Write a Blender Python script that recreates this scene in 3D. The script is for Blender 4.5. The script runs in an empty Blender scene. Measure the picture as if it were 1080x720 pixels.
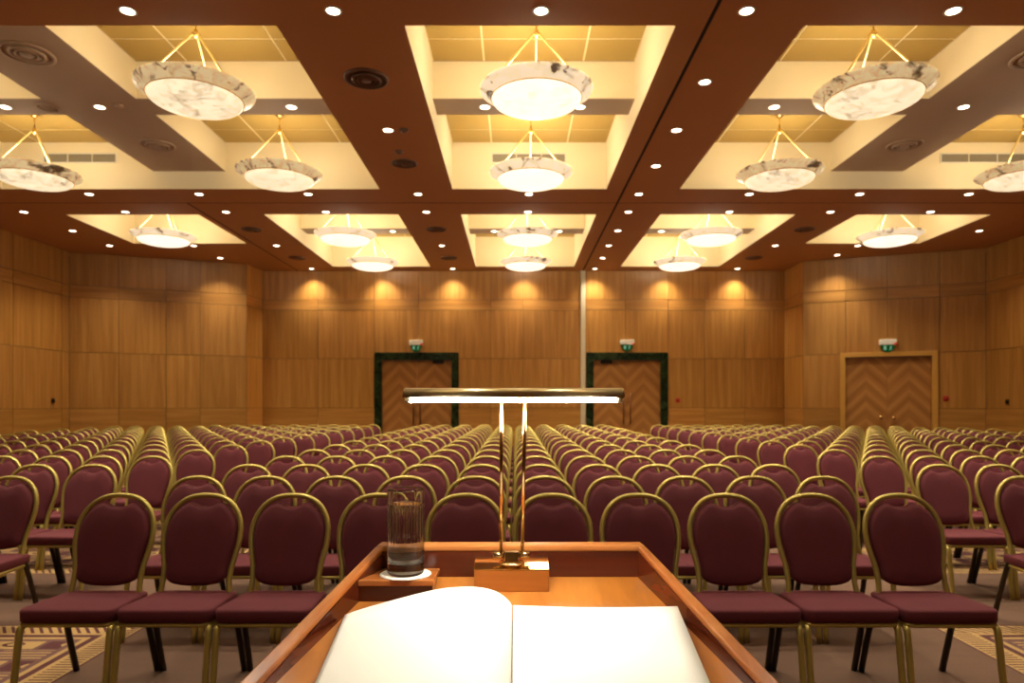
import bpy, bmesh, math, random
from mathutils import Vector, Matrix
PI = math.pi
rnd = random.Random(7)
S = bpy.context.scene
COL = S.collection
CZ = 1.465                       # eye height

# ------------------------------------------------------------------ camera / world / exposure
cam_d = bpy.data.cameras.new('camera'); cam = bpy.data.objects.new('camera', cam_d); COL.objects.link(cam)
cam.location = (0, 0, CZ); cam.rotation_euler = (PI/2, 0, 0)
cam_d.sensor_width = 36; cam_d.lens = 24
cam_d.shift_x = -3.5/1080; cam_d.shift_y = 66.2/1080
cam_d.clip_start = 0.05; cam_d.clip_end = 100
cam_d.dof.use_dof = True; cam_d.dof.focus_distance = 1.25; cam_d.dof.aperture_fstop = 6.3
S.camera = cam
W = bpy.data.worlds.new('world'); S.world = W; W.use_nodes = True
W.node_tree.nodes['Background'].inputs[0].default_value = (1, .8, .55, 1)
W.node_tree.nodes['Background'].inputs[1].default_value = 0.02
S.view_settings.view_transform = 'Standard'; S.view_settings.look = 'None'
S.view_settings.exposure = 0.12; S.view_settings.gamma = 1.0; S.view_settings.use_curve_mapping = False

WARM = (1.0, 0.90, 0.70)
P_SPOT = 100.0        # downlight power
P_CH = 44.0          # chandelier lamp power
P_TUBE = 420.0        # reading lamp tube emission
E_BOWL = 1.3

# ------------------------------------------------------------------ node helpers
def lin(c):
    return tuple(((v/255)/12.92 if v/255 <= .04045 else ((v/255+.055)/1.055)**2.4) for v in c)
class NT:
    def __init__(s, m): s.t = m.node_tree; s.t.nodes.clear()
    def n(s, typ, **kw):
        nd = s.t.nodes.new(typ)
        for k, v in kw.items(): setattr(nd, k, v)
        return nd
    def put(s, sock, v):
        if isinstance(v, bpy.types.NodeSocket): s.t.links.new(v, sock)
        elif isinstance(v, tuple) and len(v) == 3 and sock.type == 'RGBA': sock.default_value = (*v, 1)
        else: sock.default_value = v
    def m(s, op, a, b=0.0, c=None):
        nd = s.n('ShaderNodeMath', operation=op); s.put(nd.inputs[0], a); s.put(nd.inputs[1], b)
        if c is not None: s.put(nd.inputs[2], c)
        return nd.outputs[0]
    def mix(s, f, a, b, bt='MIX'):
        nd = s.n('ShaderNodeMix', data_type='RGBA', blend_type=bt)
        s.put(nd.inputs[0], f); s.put(nd.inputs[6], a); s.put(nd.inputs[7], b); return nd.outputs[2]
    def coord(s, which='Object', scale=(1,1,1)):
        tc = s.n('ShaderNodeTexCoord'); mp = s.n('ShaderNodeMapping'); mp.inputs['Scale'].default_value = scale
        s.t.links.new(tc.outputs[which], mp.inputs[0]); return mp.outputs[0]
    def noise(s, vec, scale=1.0, detail=3.0, rough=.5, dist=0.0):
        nd = s.n('ShaderNodeTexNoise'); s.put(nd.inputs['Vector'], vec); nd.inputs['Scale'].default_value = scale
        nd.inputs['Detail'].default_value = detail; nd.inputs['Roughness'].default_value = rough
        nd.inputs['Distortion'].default_value = dist; return nd.outputs[0]
    def ramp(s, f, stops):
        nd = s.n('ShaderNodeValToRGB'); s.put(nd.inputs[0], f); e = nd.color_ramp.elements
        while len(e) < len(stops): e.new(.5)
        for k, (p, c) in enumerate(stops):
            e[k].position = p; e[k].color = (*c, 1) if isinstance(c, tuple) else (c, c, c, 1)
        return nd.outputs[0]
    def sep(s, vec):
        nd = s.n('ShaderNodeSeparateXYZ'); s.put(nd.inputs[0], vec); return nd.outputs
    def comb(s, x, y, z):
        nd = s.n('ShaderNodeCombineXYZ'); s.put(nd.inputs[0], x); s.put(nd.inputs[1], y); s.put(nd.inputs[2], z); return nd.outputs[0]
    def bsdf(s, color, rough=.5, metal=0.0, bump=None, bstr=.1, **kw):
        b = s.n('ShaderNodeBsdfPrincipled'); s.put(b.inputs['Base Color'], color)
        s.put(b.inputs['Roughness'], rough); s.put(b.inputs['Metallic'], metal)
        for k, v in kw.items(): s.put(b.inputs[k.replace('_', ' ')], v)
        if bump is not None:
            bp = s.n('ShaderNodeBump'); bp.inputs['Strength'].default_value = bstr; bp.inputs['Distance'].default_value = .01
            s.put(bp.inputs['Height'], bump); s.t.links.new(bp.outputs[0], b.inputs['Normal'])
        o = s.n('ShaderNodeOutputMaterial'); s.t.links.new(b.outputs[0], o.inputs[0]); return b
def mat(name):
    m = bpy.data.materials.new(name); m.use_nodes = True; return m, NT(m)
M = {}
def plain(key, rgb, rough=.5, metal=0.0, nscale=20.0, var=.08, bump=0.0, **kw):
    m, t = mat(key); c = lin(rgb); f = t.noise(t.coord(), nscale, 3)
    col = t.mix(f, tuple(x*(1-var) for x in c), tuple(min(1, x*(1+var)) for x in c))
    t.bsdf(col, rough, metal, f if bump else None, bump, **kw); M[key] = m; return m
def emis(key, rgb, strength):
    m, t = mat(key); e = t.n('ShaderNodeEmission'); e.inputs[0].default_value = (*lin(rgb), 1); e.inputs[1].default_value = strength
    o = t.n('ShaderNodeOutputMaterial'); t.t.links.new(e.outputs[0], o.inputs[0]); M[key] = m

plain('ceiling_brown', (196, 148, 100), .75, nscale=3, var=.03)
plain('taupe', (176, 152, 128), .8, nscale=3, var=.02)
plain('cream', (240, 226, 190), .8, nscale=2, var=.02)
plain('joint', (28, 18, 12), .8)
plain('white_trim', (225, 220, 205), .5)
plain('grey_grille', (150, 140, 120), .6)
plain('diffuser', (112, 84, 62), .6)
plain('brass', (238, 206, 140), .26, 1.0, nscale=60, var=.03)
plain('shade_brass', (252, 234, 186), .32, .85)
plain('bright_brass', (246, 216, 158), .1, 1.0, nscale=60, var=.03)
plain('chair_gold', (186, 166, 88), .38, .6, nscale=40, var=.06)
plain('chain_gold', (250, 226, 160), .4, .7)
plain('shaded_bronze', (52, 38, 24), .4, .4)  # rear legs: dark bronze with under-seat shade put into the colour
plain('black_rubber', (14, 13, 12), .7)
plain('wall_strip', (200, 185, 155), .5)
plain('white_plastic', (235, 232, 222), .4)
plain('red_plastic', (170, 40, 30), .4)
plain('dark_metal', (40, 30, 22), .4, .6)
plain('bronze', (120, 72, 40), .4, .3)
plain('door_case', (190, 140, 62), .4, nscale=8)
plain('cover_black', (16, 14, 14), .5)
plain('doily', (238, 234, 222), .9, nscale=300, var=.04, bump=.3)
plain('paper', (246, 243, 232), .75, nscale=5, var=.01)
emis('downlight_glow', (255, 238, 205), 9.0)
emis('tube_glow', (255, 248, 232), P_TUBE)
emis('exit_pale', (170, 230, 180), .35)
emis('exit_green', (28, 100, 44), .35)
emis('led_red', (230, 70, 40), .8)

def gold_panel():
    m, t = mat('gold_panel'); f = t.noise(t.coord(scale=(1, 1, 1)), 1.5, 4)
    t.bsdf(t.mix(f, lin((170, 140, 72)), lin((182, 154, 86))), .55); M['gold_panel'] = m
gold_panel()
def fabric():
    m, t = mat('burgundy_fabric'); v = t.coord(scale=(1, 1, 1)); w = t.noise(v, 420, 2); big = t.noise(v, 9, 3)
    c = t.mix(big, lin((80, 19, 27)), lin((96, 25, 34)))
    c = t.mix(t.m('MULTIPLY', w, .15), c, lin((130, 40, 50)))
    t.bsdf(c, .85, 0.0, w, .25, Sheen_Weight=.12, Sheen_Roughness=.4, Sheen_Tint=lin((230, 90, 105))); M['fabric'] = m
fabric()
def wood_uv(key, c1, c2, c3, rough=.35, fu=9.0, fv=.45):
    """veneer; grain runs along v of the UV map, panels differ by their UV offset"""
    m, t = mat(key); tc = t.n('ShaderNodeTexCoord'); s = t.sep(tc.outputs['UV'])
    v1 = t.comb(t.m('MULTIPLY', s[0], fu), t.m('MULTIPLY', s[1], fv), 0.0)
    v2 = t.comb(t.m('MULTIPLY', s[0], fu*7), t.m('MULTIPLY', s[1], fv*4), 1.3)
    a = t.noise(v1, 1, 4, .6, .3); b = t.noise(v2, 1, 3, .6)
    base = t.ramp(a, [(.3, lin(c1)), (.5, lin(c2)), (.72, lin(c3))])
    base = t.mix(t.m('MULTIPLY', b, .35), base, lin(c1), 'MULTIPLY')
    at = t.n('ShaderNodeAttribute', attribute_name='tint')
    base = t.mix(1.0, base, at.outputs['Color'], 'MULTIPLY')
    t.bsdf(base, rough, 0.0, b, .03); M[key] = m
wood_uv('veneer', (168, 116, 52), (186, 132, 62), (202, 150, 78), .38)
def wood_obj(key, c1, c2, c3, axis, rough=.25, f=14.0, coat=.4):
    m, t = mat(key); sc = [f, f, f]; sc[axis] = f*.06
    v = t.coord(scale=tuple(sc)); sc2 = [x*6 for x in sc]; v2 = t.coord(scale=tuple(sc2))
    a = t.noise(v, 1, 4, .55, .6); b = t.noise(v2, 1, 3, .6)
    base = t.ramp(a, [(.3, lin(c1)), (.5, lin(c2)), (.7, lin(c3))])
    base = t.mix(t.m('MULTIPLY', b, .3), base, lin(c1), 'MULTIPLY')
    t.bsdf(base, rough, 0.0, b, .02, Coat_Weight=coat, Coat_Roughness=.08); M[key] = m
wood_obj('wood_floor', (156, 92, 30), (180, 112, 42), (198, 130, 56), 1, .3, 12)
wood_obj('wood_block', (160, 92, 32), (186, 112, 44), (204, 130, 56), 0, .3, 14)
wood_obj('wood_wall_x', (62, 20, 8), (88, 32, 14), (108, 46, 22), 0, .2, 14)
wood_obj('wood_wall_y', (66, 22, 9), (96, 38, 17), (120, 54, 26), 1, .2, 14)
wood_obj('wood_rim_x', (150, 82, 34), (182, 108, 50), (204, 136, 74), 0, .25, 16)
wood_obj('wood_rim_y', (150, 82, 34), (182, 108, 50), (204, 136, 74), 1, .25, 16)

def chevron():
    m, t = mat('chevron_veneer'); tc = t.n('ShaderNodeTexCoord'); s = t.sep(tc.outputs['UV'])
    d = t.m('ABSOLUTE', s[0]); k = t.m('ADD', t.m('MULTIPLY', s[1], 1.0), t.m('MULTIPLY', d, 1.0))
    n = t.noise(t.comb(t.m('MULTIPLY', k, 9.0), t.m('MULTIPLY', s[0], .8), 0.0), 1, 3, .6)
    st = t.m('SINE', t.m('MULTIPLY', k, 2*PI/.34)); f = t.m('ADD', t.m('MULTIPLY', st, .22), n)
    t.bsdf(t.ramp(f, [(.1, lin((140, 90, 42))), (.5, lin((164, 110, 54))), (.9, lin((182, 130, 68)))]), .4); M['chevron'] = m
chevron()
def marble():
    m, t = mat('green_marble'); v = t.coord(scale=(1, 1, 1)); a = t.noise(v, 4, 8, .65, 1.5)
    t.bsdf(t.ramp(a, [(.35, lin((18, 28, 14))), (.55, lin((36, 50, 28))), (.75, lin((70, 84, 52)))]), .15); M['marble'] = m
marble()
def alabaster(key, base, glow, kind, mid=(205, 172, 118), dark=.3, lo=None):
    m, t = mat(key); oi = t.n('ShaderNodeObjectInfo'); tc = t.n('ShaderNodeTexCoord')
    add = t.n('ShaderNodeVectorMath', operation='ADD'); t.t.links.new(tc.outputs['Object'], add.inputs[0])
    rv = t.m('MULTIPLY', oi.outputs['Random'], 40.0); t.t.links.new(t.comb(rv, rv, 0.0), add.inputs[1])
    a = t.noise(add.outputs[0], 3.2, 6, .6, .9); b = t.noise(add.outputs[0], 6.0, 6, .7, 1.5)
    n1 = t.noise(add.outputs[0], 1.7, 4, .55, 1.2)
    vein = t.ramp(t.m('ABSOLUTE', t.m('SUBTRACT', n1, .5)), [(0.0, 1.0), (.008, .7), (.03, 0.0)])
    gate = t.ramp(a, [(.50, 0.0), (.58, 1.0)])
    blot = t.ramp(b, [(.30, .2), (.55, 1.0)])
    lo = lo or (.56 if kind == 'rim' else .62)
    blotch = t.ramp(t.noise(add.outputs[0], 3.4, 4, .6, .6), [(lo, 0.0), (lo+.09, .95)])
    v = t.m('MAXIMUM', t.m('MULTIPLY', vein, gate), blotch)
    if kind == 'dome': v = t.m('MULTIPLY', v, dark)
    c = t.mix(blot, lin(mid), lin(base)); c = t.mix(v, c, lin((66, 40, 16)))
    bs = t.bsdf(c, .35); t.put(bs.inputs['Emission Color'], c)
    bs.inputs['Emission Strength'].default_value = glow; M[key] = m
alabaster('alabaster_dome', (255, 243, 214), E_BOWL, 'dome', (250, 228, 186), .25)
alabaster('alabaster_rim', (246, 226, 190), .8, 'rim', (228, 200, 150))
alabaster('alabaster_dome_dim', (250, 232, 194), 1.0, 'dome', (190, 162, 116), .6)
alabaster('alabaster_rim_dim', (236, 210, 160), .55, 'rim', (188, 146, 80), lo=.53)

def glass_mat():
    m, t = mat('glass'); t.bsdf((1.0, 1.0, 1.0), 0.0, 0.0, Transmission_Weight=1.0, IOR=1.5); M['glass'] = m
    m, t = mat('water'); t.bsdf((1.0, 1.0, 1.0), 0.0, 0.0, Transmission_Weight=1.0, IOR=1.33); M['water'] = m
glass_mat()

def carpet():
    m, t = mat('carpet'); s = t.sep(t.coord()); X, Y = s[0], s[1]
    nf = t.noise(t.coord(), 160, 2); nb = t.noise(t.coord(), 2.5, 4); ns = t.noise(t.coord(scale=(1, 6, 1)), 3, 3)
    plainc = t.mix(nb, lin((100, 72, 54)), lin((126, 94, 72)))
    plainc = t.mix(t.m('MULTIPLY', ns, .5), plainc, lin((90, 62, 46)))
    gold, mar, mau = lin((186, 150, 92)), lin((84, 34, 36)), lin((112, 76, 68))
    a = t.m('SUBTRACT', t.m('ABSOLUTE', t.m('SUBTRACT', X, .16)), 2.59)
    def rect(y0, y1):
        b = t.m('MINIMUM', t.m('SUBTRACT', y1, Y), t.m('SUBTRACT', Y, y0))
        return b
    b = t.m('MAXIMUM', rect(-3.0, 4.53), rect(5.9, 10.4))
    d = t.m('MINIMUM', a, b)
    side = t.m('LESS_THAN', a, b)
    hy = t.m('GREATER_THAN', t.m('FRACT', t.m('DIVIDE', Y, .036)), .62)
    hx = t.m('GREATER_THAN', t.m('FRACT', t.m('DIVIDE', t.m('ADD', X, t.m('MULTIPLY', Y, .8)), .06)), .6)
    hatch = t.mix(t.m('ADD', t.m('MULTIPLY', hy, side), t.m('MULTIPLY', hx, t.m('SUBTRACT', 1.0, side))), gold, mar)
    # inner field: bricks of gold, mauve and maroon with a small motif
    u = t.m('DIVIDE', t.m('ADD', X, t.m('MULTIPLY', Y, .0)), .36); w = t.m('DIVIDE', Y, .17)
    row = t.m('FLOOR', w); u2 = t.m('ADD', u, t.m('MULTIPLY', row, .5)); cell = t.m('FLOOR', u2)
    par = t.m('MODULO', t.m('ABSOLUTE', t.m('ADD', cell, row)), 3.0)
    fx = t.m('SUBTRACT', t.m('FRACT', u2), .5); fy = t.m('SUBTRACT', t.m('FRACT', w), .5)
    rr = t.m('ADD', t.m('MULTIPLY', t.m('MULTIPLY', fx, fx), 14.0), t.m('MULTIPLY', t.m('MULTIPLY', fy, fy), 9.0))
    dot = t.m('MULTIPLY', t.m('LESS_THAN', rr, .5), t.m('GREATER_THAN', rr, .16))
    stripe = t.m('GREATER_THAN', t.m('FRACT', t.m('MULTIPLY', w, 4.0)), .6)
    c0 = t.mix(dot, gold, mar); c1 = t.mix(dot, mar, gold); c2 = t.mix(stripe, mau, gold)
    inner = t.mix(t.m('GREATER_THAN', par, .5), c0, c1); inner = t.mix(t.m('GREATER_THAN', par, 1.5), inner, c2)
    edge = t.m('MAXIMUM', t.m('GREATER_THAN', t.m('ABSOLUTE', fy), .44), t.m('GREATER_THAN', t.m('ABSOLUTE', fx), .46))
    inner = t.mix(edge, inner, mau)
    c = t.mix(t.m('GREATER_THAN', d, 0.0), plainc, mar)
    c = t.mix(t.m('GREATER_THAN', d, .016), c, gold); c = t.mix(t.m('GREATER_THAN', d, .03), c, hatch)
    c = t.mix(t.m('GREATER_THAN', d, .16), c, gold); c = t.mix(t.m('GREATER_THAN', d, .19), c, mar)
    c = t.mix(t.m('GREATER_THAN', d, .235), c, gold); c = t.mix(t.m('GREATER_THAN', d, .27), c, mau)
    c = t.mix(t.m('GREATER_THAN', d, .31), c, inner)
    c = t.mix(t.m('MULTIPLY', nf, .35), c, lin((50, 30, 24)))
    t.bsdf(c, .95, 0.0, nf, .4); M['carpet'] = m
carpet()

# ------------------------------------------------------------------ mesh helpers
class MB:
    def __init__(s): s.v = []; s.f = []; s.m = []; s.uv = []; s.t = []; s.sm = []
    def face(s, idx, mi=0, uv=None, tint=1.0, smooth=False):
        s.f.append(tuple(idx)); s.m.append(mi); s.uv.append(uv or [(0, 0)]*len(idx)); s.t.append(tint); s.sm.append(smooth)
    def quad(s, pts, mi=0, uv=None, tint=1.0):
        b = len(s.v); s.v += [tuple(p) for p in pts]; s.face(range(b, b+len(pts)), mi, uv, tint)
    def box(s, lo, hi, mi=0, T=None):
        (x0, y0, z0), (x1, y1, z1) = lo, hi
        P = [Vector(p) for p in ((x0,y0,z0),(x1,y0,z0),(x1,y1,z0),(x0,y1,z0),(x0,y0,z1),(x1,y0,z1),(x1,y1,z1),(x0,y1,z1))]
        if T: P = [T(p) if callable(T) else T @ p for p in P]
        b = len(s.v); s.v += [tuple(p) for p in P]
        for q in ((3,2,1,0),(4,5,6,7),(0,1,5,4),(1,2,6,5),(2,3,7,6),(3,0,4,7)): s.face([b+i for i in q], mi)
    def hexa(s, P, mi=0):   # 4 bottom points ccw then 4 top points
        b = len(s.v); s.v += [tuple(p) for p in P]
        for q in ((3,2,1,0),(4,5,6,7),(0,1,5,4),(1,2,6,5),(2,3,7,6),(3,0,4,7)): s.face([b+i for i in q], mi)
    def tube(s, pts, r, seg=8, mi=0, closed=False, flat=1.0, caps=True):
        pts = [Vector(p) for p in pts]; n = len(pts); b = len(s.v)
        R = r if isinstance(r, (list, tuple)) else [r]*n
        up = None
        for i in range(n):
            a = pts[i-1] if (i > 0 or closed) else pts[i]; c = pts[(i+1) % n] if (i < n-1 or closed) else pts[i]
            t = (c-a).normalized()
            if up is None:
                up = Vector((0, 0, 1)) if abs(t.z) < .9 else Vector((0, 1, 0))
            x = t.cross(up).normalized(); y = x.cross(t).normalized(); up = y
            for k in range(seg):
                an = 2*PI*k/seg; s.v.append(tuple(pts[i] + x*math.cos(an)*R[i] + y*math.sin(an)*R[i]*flat))
        for i in range(n if closed else n-1):
            j = (i+1) % n
            for k in range(seg):
                l = (k+1) % seg; s.face([b+i*seg+k, b+i*seg+l, b+j*seg+l, b+j*seg+k][::-1], mi, smooth=True)
        if caps and not closed:
            s.face([b+k for k in range(seg)], mi); s.face([b+(n-1)*seg+k for k in range(seg)][::-1], mi)
    def lathe(s, prof, seg=32, mi=0, c=(0,0,0), closed=False, rf=None, T=None):
        b = len(s.v); n = len(prof)
        for (r, z) in prof:
            for k in range(seg):
                an = 2*PI*k/seg; rr = r if rf is None else rf(r, z, an)
                p = Vector((c[0]+rr*math.cos(an), c[1]+rr*math.sin(an), c[2]+z)); s.v.append(tuple(T @ p if T else p))
        for i in range(n if closed else n-1):
            j = (i+1) % n
            for k in range(seg):
                l = (k+1) % seg; s.face([b+i*seg+k, b+i*seg+l, b+j*seg+l, b+j*seg+k], mi, smooth=True)
        if not closed:
            if prof[0][0] > 1e-6: s.face([b+k for k in range(seg)][::-1], mi)
            if prof[-1][0] > 1e-6: s.face([b+(n-1)*seg+k for k in range(seg)], mi)
    def add(s, o, T, mats=None):
        b = len(s.v); s.v += [tuple(T @ Vector(p)) for p in o.v]
        for f, m, u, t, sm in zip(o.f, o.m, o.uv, o.t, o.sm):
            s.f.append(tuple(i+b for i in f)); s.m.append(m if mats is None else mats); s.uv.append(u); s.t.append(t); s.sm.append(sm)
    def mesh(s, name, mats):
        me = bpy.data.meshes.new(name); me.from_pydata(s.v, [], s.f)
        if isinstance(mats, str): mats = [mats]
        for k in mats: me.materials.append(M[k])
        me.polygons.foreach_set('material_index', s.m); me.polygons.foreach_set('use_smooth', s.sm)
        uvl = me.uv_layers.new(name='UVMap'); fl = [c for u in s.uv for p in u for c in p]; uvl.data.foreach_set('uv', fl)
        ca = me.color_attributes.new('tint', 'FLOAT_COLOR', 'CORNER'); tl = []
        for u, t in zip(s.uv, s.t):
            tt = t if isinstance(t, tuple) else (t, t, t)
            for _ in u: tl += [*tt, 1.0]
        ca.data.foreach_set('color', tl); me.update(); me.validate()
        bm = bmesh.new(); bm.from_mesh(me); bmesh.ops.recalc_face_normals(bm, faces=bm.faces); bm.to_mesh(me); bm.free(); return me
    def build(s, name, mats, parent=None, bevel=0.0, loc=None, seg=2, sub=0):
        o = bpy.data.objects.new(name, s.mesh(name, mats)); COL.objects.link(o)
        if parent: o.parent = parent
        if loc: o.location = loc
        if bevel:
            md = o.modifiers.new('bevel', 'BEVEL'); md.width = bevel; md.segments = seg; md.limit_method = 'ANGLE'; md.angle_limit = .6
        if sub:
            md = o.modifiers.new('sub', 'SUBSURF'); md.levels = sub; md.render_levels = sub
        return o
def tag(o, label=None, cat=None, group=None, kind=None):
    if label: o['label'] = label
    if cat: o['category'] = cat
    if group: o['group'] = group
    if kind: o['kind'] = kind
    return o
def empty(name, loc, rz=0):
    o = bpy.data.objects.new(name, None); COL.objects.link(o); o.location = loc; o.rotation_euler = (0, 0, rz); o.empty_display_size = .1; return o
def copy_tree(o, parent=None):
    c = o.copy(); COL.objects.link(c)
    if parent: c.parent = parent
    for ch in list(o.children): copy_tree(ch, c)
    return c
def cr(pts, n=4, closed=False):      # catmull-rom
    P = [Vector(p) for p in pts]; out = []; N = len(P)
    for i in range(N if closed else N-1):
        a = P[(i-1) % N] if (closed or i > 0) else P[i]*2-P[i+1]; b = P[i]; c = P[(i+1) % N]
        d = P[(i+2) % N] if (closed or i+2 < N) else c*2-b
        for k in range(n):
            t = k/n; out.append(.5*((2*b)+(c-a)*t+(2*a-5*b+4*c-d)*t*t+(3*b-a-3*c+d)*t**3))
    if not closed: out.append(P[-1])
    return out

# ------------------------------------------------------------------ the room
Z1 = CZ+3.52; Z2 = CZ+3.81; Z3 = CZ+4.285
XL, XR, YB, YF = -10.3, 10.6, 18.0, -4.0
fl = MB(); fl.quad([(XL-.3, YF-.3, 0), (XR+.3, YF-.3, 0), (XR+.3, YB+.4, 0), (XL-.3, YB+.4, 0)]); fl.build('floor', 'carpet')['kind'] = 'structure'

# coffers: x0, x1, y0, y1, list of longitudinal beams, cross beam (y0,y1) or None
COF = [
 (-1.03, 1.49, 6.35, 11.17, [], (8.52, 8.99)),
 (-8.40, -2.22, 6.35, 11.17, [(-5.92, -4.74)], (8.52, 8.99)),
 (2.685, 8.85, 6.35, 11.17, [(5.16, 6.34)], (8.52, 8.99)),
 (-1.03, 1.49, .3, 4.87, [], None), (-4.74, -2.22, .3, 4.87, [], None), (2.69, 5.16, .3, 4.87, [], None),
 (-1.01, 1.50, 12.66, 17.45, [], (14.81, 15.28)),
 (-4.66, -2.17, 12.66, 17.45, [], (14.81, 15.28)),
 (2.69, 5.20, 12.66, 17.45, [], (14.81, 15.28)),
 (-8.35, -5.88, 12.68, 14.95, [], None),
 (6.34, 8.83, 12.68, 14.95, [], None)]
xs = sorted({XL-.3, XR+.3, *[c[0] for c in COF], *[c[1] for c in COF]})
ys = sorted({YF-.3, YB+.3, *[c[2] for c in COF], *[c[3] for c in COF]})
cb = MB()
for i in range(len(xs)-1):
    for j in range(len(ys)-1):
        mx, my = (xs[i]+xs[i+1])/2, (ys[j]+ys[j+1])/2
        if any(c[0] < mx < c[1] and c[2] < my < c[3] for c in COF): continue
        cb.quad([(xs[i], ys[j], Z1), (xs[i], ys[j+1], Z1), (xs[i+1], ys[j+1], Z1), (xs[i+1], ys[j], Z1)])
cb.quad([(XL-.3, YF-.3, Z3+.12), (XL-.3, YB+.3, Z3+.12), (XR+.3, YB+.3, Z3+.12), (XR+.3, YF-.3, Z3+.12)])
ceil = cb.build('ceiling', 'ceiling_brown'); ceil['kind'] = 'structure'
for (x0, x1, y0, y1, lb, xb) in COF:
    w = MB(); t = .03
    w.box((x0-t, y0-t, Z1+.001), (x0, y1+t, Z3)); w.box((x1, y0-t, Z1+.001), (x1+t, y1+t, Z3))
    w.box((x0, y0-t, Z1+.001), (x1, y0, Z3)); w.box((x0, y1, Z1+.001), (x1, y1+t, Z3))
    w.build('coffer_wall', 'cream', ceil)
    xseg = [x0]+[v for b in lb for v in b]+[x1]; yseg = [y0]+(list(xb) if xb else [])+[y1]
    for i in range(0, len(xseg), 2):
        for j in range(0, len(yseg), 2):
            a0, a1, b0, b1 = xseg[i], xseg[i+1], yseg[j], yseg[j+1]; g = MB()
            cx, cy = (a0+a1)/2, (b0+b1)/2; px = [a0, cx-.62, cx+.62, a1]; py = [b0, cy-.57, cy+.57, b1]
            for p in range(3):
                for q in range(3):
                    e = .012; g.box((px[p]+e, py[q]+e, Z3-.006), (px[p+1]-e, py[q+1]-e, Z3+.02))
            g.box((a0, b0, Z3), (a1, b1, Z3+.03), 1)
            g.build('coffer_panel', ['gold_panel', 'cream'], ceil)
    if lb or xb:
        bm_ = MB()
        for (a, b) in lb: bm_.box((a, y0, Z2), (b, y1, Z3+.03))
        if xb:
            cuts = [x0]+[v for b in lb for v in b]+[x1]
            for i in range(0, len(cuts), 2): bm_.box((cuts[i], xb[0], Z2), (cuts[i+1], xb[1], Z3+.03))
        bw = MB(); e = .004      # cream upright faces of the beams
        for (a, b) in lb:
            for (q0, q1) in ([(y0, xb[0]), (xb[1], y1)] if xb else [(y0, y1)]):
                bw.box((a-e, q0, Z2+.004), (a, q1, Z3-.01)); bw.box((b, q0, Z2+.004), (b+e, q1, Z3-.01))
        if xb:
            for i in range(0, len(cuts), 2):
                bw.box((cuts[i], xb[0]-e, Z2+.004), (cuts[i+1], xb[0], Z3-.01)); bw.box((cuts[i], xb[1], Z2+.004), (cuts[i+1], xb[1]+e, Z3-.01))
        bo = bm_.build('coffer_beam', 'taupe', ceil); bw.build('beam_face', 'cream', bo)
jn = MB()
jn.box((1.765, YF, Z1-.006), (1.80, YB, Z1+.001)); jn.box((XL, 11.93, Z1-.002), (XR, 11.945, Z1+.001))
jn.box((-5.75, 11.95, Z1-.004), (-5.725, YB, Z1+.001))
jn.build('ceiling_joint', 'joint', ceil)

ZB = [0.02, 1.37, 2.67, 3.945, 4.22, Z1]          # panel bands of all walls
def wall(name, p0, p1, us, hole=None, front=1, base=0.88, zb=ZB, horiz=(0, 3), th=.03):
    """panelled wall from p0 to p1; the room lies to the left of p0->p1 when front=1"""
    p0 = Vector((*p0, 0)); p1 = Vector((*p1, 0)); L = (p1-p0).length; d = (p1-p0)/L; n = Vector((-d.y, d.x, 0))*front
    b = MB(); e = .005
    us = [0]+[u for u in us if 0 < u < L]+[L]
    hs = hole or []
    def pt(u, z, k): return p0+d*u+n*k+Vector((0, 0, z))
    segs = sorted({*us, *[h[0] for h in hs], *[h[1] for h in hs]})
    for i in range(len(segs)-1):
        u0, u1 = segs[i], segs[i+1]; um = (u0+u1)/2
        zt = 0.0
        for h in hs:
            if h[0] < um < h[1]: zt = h[2]
        b.quad([pt(u0, zt, -.03), pt(u1, zt, -.03), pt(u1, Z1, -.03), pt(u0, Z1, -.03)][::front], 0, [(u0, zt), (u1, zt), (u1, Z1), (u0, Z1)], .25)
        e0 = e if u0 in us else 0; e1 = e if u1 in us else 0
        for j in range(len(zb)-1):
            z0, z1 = max(zb[j], zt), zb[j+1]
            if z1 <= z0+.02: continue
            k0 = max(i2 for i2 in range(len(us)) if us[i2] <= u0+1e-6)
            r = random.Random(hash((name, k0, j)) & 0xffff if False else (sum(map(ord, name))*31+k0*17+j*101)); ox, oy = r.uniform(0, 50), r.uniform(0, 50)
            tn = base*r.uniform(.92, 1.06); tint = (tn*r.uniform(.99, 1.02), tn, tn*r.uniform(.93, 1.03))
            A, B_, z0e, z1e = u0+e0, u1-e1, z0+(e if z0 in zb else 0), z1-e
            def uvf(u, z): return (z+ox, u+oy) if j in horiz else (u+ox, z+oy)
            q = [pt(A, z0e, 0), pt(B_, z0e, 0), pt(B_, z1e, 0), pt(A, z1e, 0)]; q2 = [pt(A, z0e, -th), pt(B_, z0e, -th), pt(B_, z1e, -th), pt(A, z1e, -th)]
            uv = [uvf(A, z0e), uvf(B_, z0e), uvf(B_, z1e), uvf(A, z1e)]
            b.quad(q[::front], 0, uv[::front], tint)
            for a_, c_ in ((0, 1), (1, 2), (2, 3), (3, 0)):
                qq = [q[a_], q2[a_], q2[c_], q[c_]]; b.quad(qq[::front], 0, [uv[a_], uv[a_], uv[c_], uv[c_]], .5)
    o = b.build(name, 'veneer'); o['kind'] = 'structure'; return o
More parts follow.
